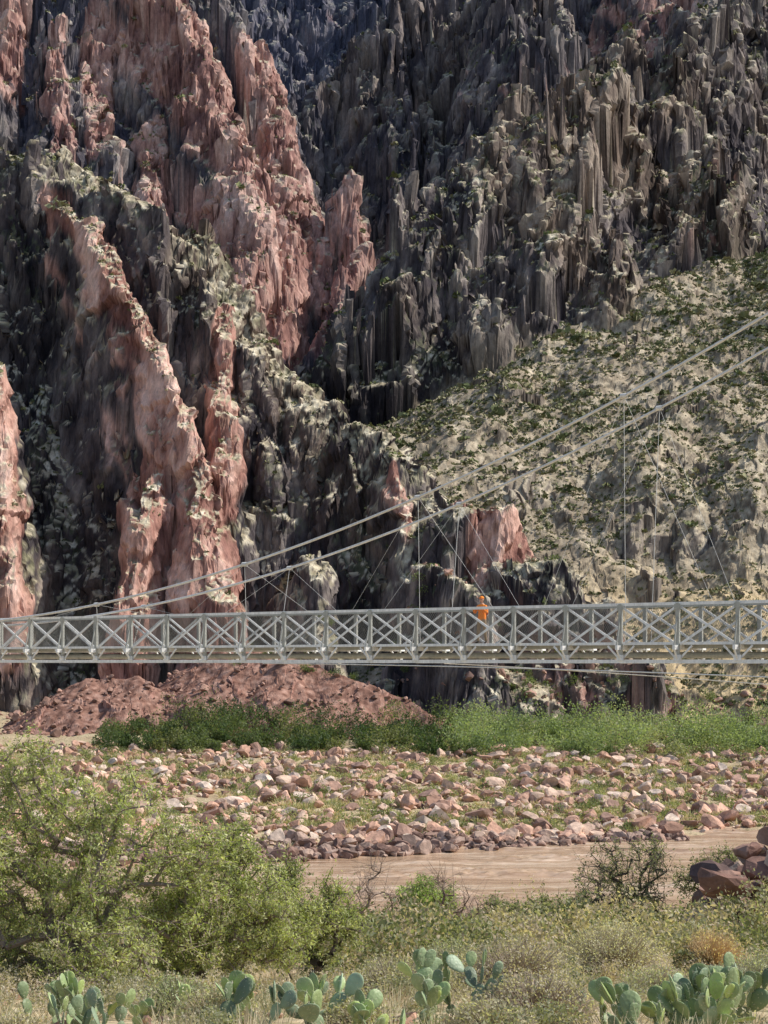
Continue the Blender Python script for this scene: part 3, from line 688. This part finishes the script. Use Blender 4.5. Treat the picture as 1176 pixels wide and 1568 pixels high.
V,Fq,C=blades("x",pos,rng.uniform(.12,.34,n),rng.uniform(.12,.34,n),30,np.array([[.72,.60,.42],[.62,.53,.37],[.46,.43,.28],[.76,.67,.50],[.38,.39,.23]]),width=.0045)
build("dry_grass",V,Fq,DRY,C)
def mound(name,px,d,R_,Hh,col,n=900,leafn=2600,tip=(.34,.33,.22)):
    e=empty(name); b=G(px,d)
    dr=unit(rng.normal(size=(n,3))); dr[:,2]=np.abs(dr[:,2])
    end=b+dr*np.array([R_,R_,Hh])*rng.uniform(.75,1.05,(n,1)); st_=b+dr*np.array([R_,R_,Hh])*rng.uniform(.05,.5,(n,1))
    V,Fq=tubes(st_,end+rng.normal(size=(n,3))*.03,np.full(n,.0035),np.full(n,.0015),3); a_=Acc(); a_.add(V,Fq,np.array(col)*1.8); a_.make("stems",BARK,parent=e)
    dr=unit(rng.normal(size=(leafn,3))); dr[:,2]=np.abs(dr[:,2]); lump=1+.25*n3(dr[:,0]*3,dr[:,1]*3,dr[:,2]*3,int(px))
    c_=b+dr*np.array([R_,R_,Hh])*(rng.uniform(.6,1.05,leafn)*lump)[:,None]
    V,Fq,C=leaves(c_,.034,.015,np.array(tip)*1.8*rng.uniform(.6,1.25,(leafn,1)),up=.5); build("foliage",V,Fq,LEAF,C,parent=e)
mound("brittlebush",940,19.5,.75,.70,(.24,.20,.14),1300,5600,(.36,.34,.24))
mound("brittlebush",790,15.5,.66,.56,(.26,.21,.16),1300,4200,(.31,.28,.21))
mound("brittlebush",1090,20,.5,.55,(.38,.28,.16),1500,1600,(.42,.34,.20))
mound("brittlebush",600,16,.44,.44,(.26,.22,.17),900,2800,(.30,.29,.20))
mound("brittlebush",820,12.2,.55,.40,(.24,.19,.15),1500,3600,(.31,.28,.21))
mound("brittlebush",330,12.0,.42,.36,(.28,.23,.16),1100,2800,(.32,.31,.21))
mound("brittlebush",750,11.0,.38,.26,(.26,.22,.16),1200,2600,(.32,.30,.21))
mound("brittlebush",1010,15.2,.42,.36,(.26,.22,.16),1000,2100,(.30,.30,.20))
mound("brittlebush",270,13.6,.42,.36,(.20,.18,.12),900,2800,(.26,.28,.17))
mound("brittlebush",20,10.8,.36,.24,(.24,.2,.14),900,2400,(.34,.31,.22))
mound("brittlebush",545,11.6,.32,.26,(.24,.2,.14),900,2200,(.33,.31,.21))
mound("brittlebush",1150,16.5,.55,.50,(.22,.20,.14),900,2800,(.28,.29,.19))
mound("brittlebush",690,19.5,.55,.50,(.22,.20,.14),900,3000,(.28,.29,.19))

pm=M("cactus_pad",.5,.35); pa=pm.attr("Col"); vv=pm.vor(pm.pos(),38.0)
nz=pm.noise(pm.pos(),6,3)
cc_=pm.scale(pa.outputs["Color"],pm.gain(nz,.3,.7,.7,1.25))
pm.col(pm.mix(pm.ramp(vv.outputs["Distance"],[(.10,.8),(.2,0.0)]),cc_,(.56,.52,.32))); pm.bump(vv.outputs["Distance"],.3,.01)
bm=bmesh.new(); bmesh.ops.create_uvsphere(bm,u_segments=16,v_segments=10,radius=1)
SV=np.array([q.co[:] for q in bm.verts]); SF3=np.array([[w_.index for w_ in q.verts] for q in bm.faces if len(q.verts)==3]); SF4=np.array([[w_.index for w_ in q.verts] for q in bm.faces if len(q.verts)==4]); bm.free()
def pad(acc,base,up,nrm,h,wd,col):
    up=unit(np.array(up,float)); nrm=unit(nrm-up*np.dot(nrm,up)); s=np.cross(up,nrm)
    zz=(SV[:,2]+1)/2; wid=wd*.5*(.66+.48*zz)
    bend=.06*h*np.sin(zz*3)*rng.uniform(-1,1)+.03*h*SV[:,0]*rng.uniform(-1,1)
    V=base+up*(zz*h)[:,None]+s*(SV[:,0]*wid)[:,None]+nrm*(SV[:,1]*.10*wd+bend)[:,None]
    acc.add(V,SF4,col); acc.F.setdefault(3,[]).append(SF3+acc.n-len(V))
    k=26; i_=rng.integers(0,len(V),k); o=V[i_]; dd=unit((o-(base+up*h*.5))+rng.normal(size=(k,3))*.05)
    sp.append((o,o+dd*.025))
def pear(name,px,d,npads,size=.21,spread=.5,levels=3,pal=None):
    global sp
    sp=[]; e=empty(name); acc=Acc(); b0=G(px,d)
    for i in range(npads):
        b=b0+np.array([rng.normal()*spread,rng.normal()*spread*.6,0]); b[2]=float(ground(b[0],b[1]))-.02
        col=np.array([.25,.32,.16])*rng.uniform(.7,1.25)*np.array([1,1,rng.uniform(.85,1.3)])
        st=[(b,unit(np.array([rng.normal()*.45,rng.normal()*.35,1])),0,unit(rng.normal(size=3)+np.array([.4,-.5,0])))]
        while st:
            p,u_,lv,nn=st.pop()
            h=size*rng.uniform(.7,1.25); wd=h*rng.uniform(.58,.82)
            nn=unit(nn+rng.normal(size=3)*.8); nn=unit(nn-u_*np.dot(nn,u_))
            c1=col*rng.uniform(.85,1.25); 
            if lv==levels-1 and rng.uniform()<.35: c1=c1*np.array([1.3,1.25,.9])
            pad(acc,p,u_,nn,h,wd,c1); s_=np.cross(u_,nn)
            if lv<levels-1:
                for k in range(rng.choice([1,2,2,3])):
                    a_=rng.uniform(-1.0,1.0); q=p+u_*h*(.5+.47*math.cos(a_))+s_*wd*.48*math.sin(a_)
                    st.append((q,unit(u_*math.cos(a_)+s_*math.sin(a_)+np.array([0,0,.5])+rng.normal(size=3)*.12),lv+1,nn))
    acc.make("pads",pm.m,True,e)
    a_=np.concatenate([q[0] for q in sp]); c_=np.concatenate([q[1] for q in sp]); V,Fq=tubes(a_,c_,np.full(len(a_),.0012),np.full(len(a_),.0004),3)
    s2=Acc(); s2.add(V,Fq,(.7,.65,.5)); s2.make("spines",BARK,parent=e)
for q in PEARS: pear("prickly_pear",*q)
print("all",time.time()-T0)

# ------------------------------------------------------------------ light, sky, camera
Ls=Vector((.66,.12,.72)).normalized()
sun=bpy.data.lights.new("sun",'SUN'); sun.energy=5.0; sun.angle=math.radians(.5); sun.color=(1,.95,.87)
so=bpy.data.objects.new("sun",sun); bpy.context.collection.objects.link(so); so.rotation_euler=Ls.to_track_quat('Z','Y').to_euler()
wd=bpy.data.worlds.new("World"); bpy.context.scene.world=wd; wd.use_nodes=True; nt=wd.node_tree
sky=nt.nodes.new("ShaderNodeTexSky"); sky.sky_type='NISHITA'; sky.sun_disc=False; sky.sun_elevation=math.asin(Ls.z); sky.sun_rotation=math.atan2(Ls.x,Ls.y)
bg=nt.nodes["Background"]; nt.links.new(sky.outputs[0],bg.inputs[0]); bg.inputs[1].default_value=.14
cam=bpy.data.cameras.new("camera"); co=bpy.data.objects.new("camera",cam); bpy.context.collection.objects.link(co)
co.location=(0,0,H); co.rotation_euler=(math.radians(90),0,0)
cam.sensor_fit='VERTICAL'; cam.sensor_height=24; cam.lens=F/1568*24; cam.shift_y=228/1568; cam.clip_end=6000; cam.clip_start=.1
sc_=bpy.context.scene; sc_.camera=co
sc_.view_settings.view_transform='Standard'; sc_.view_settings.look='None'; sc_.view_settings.exposure=0
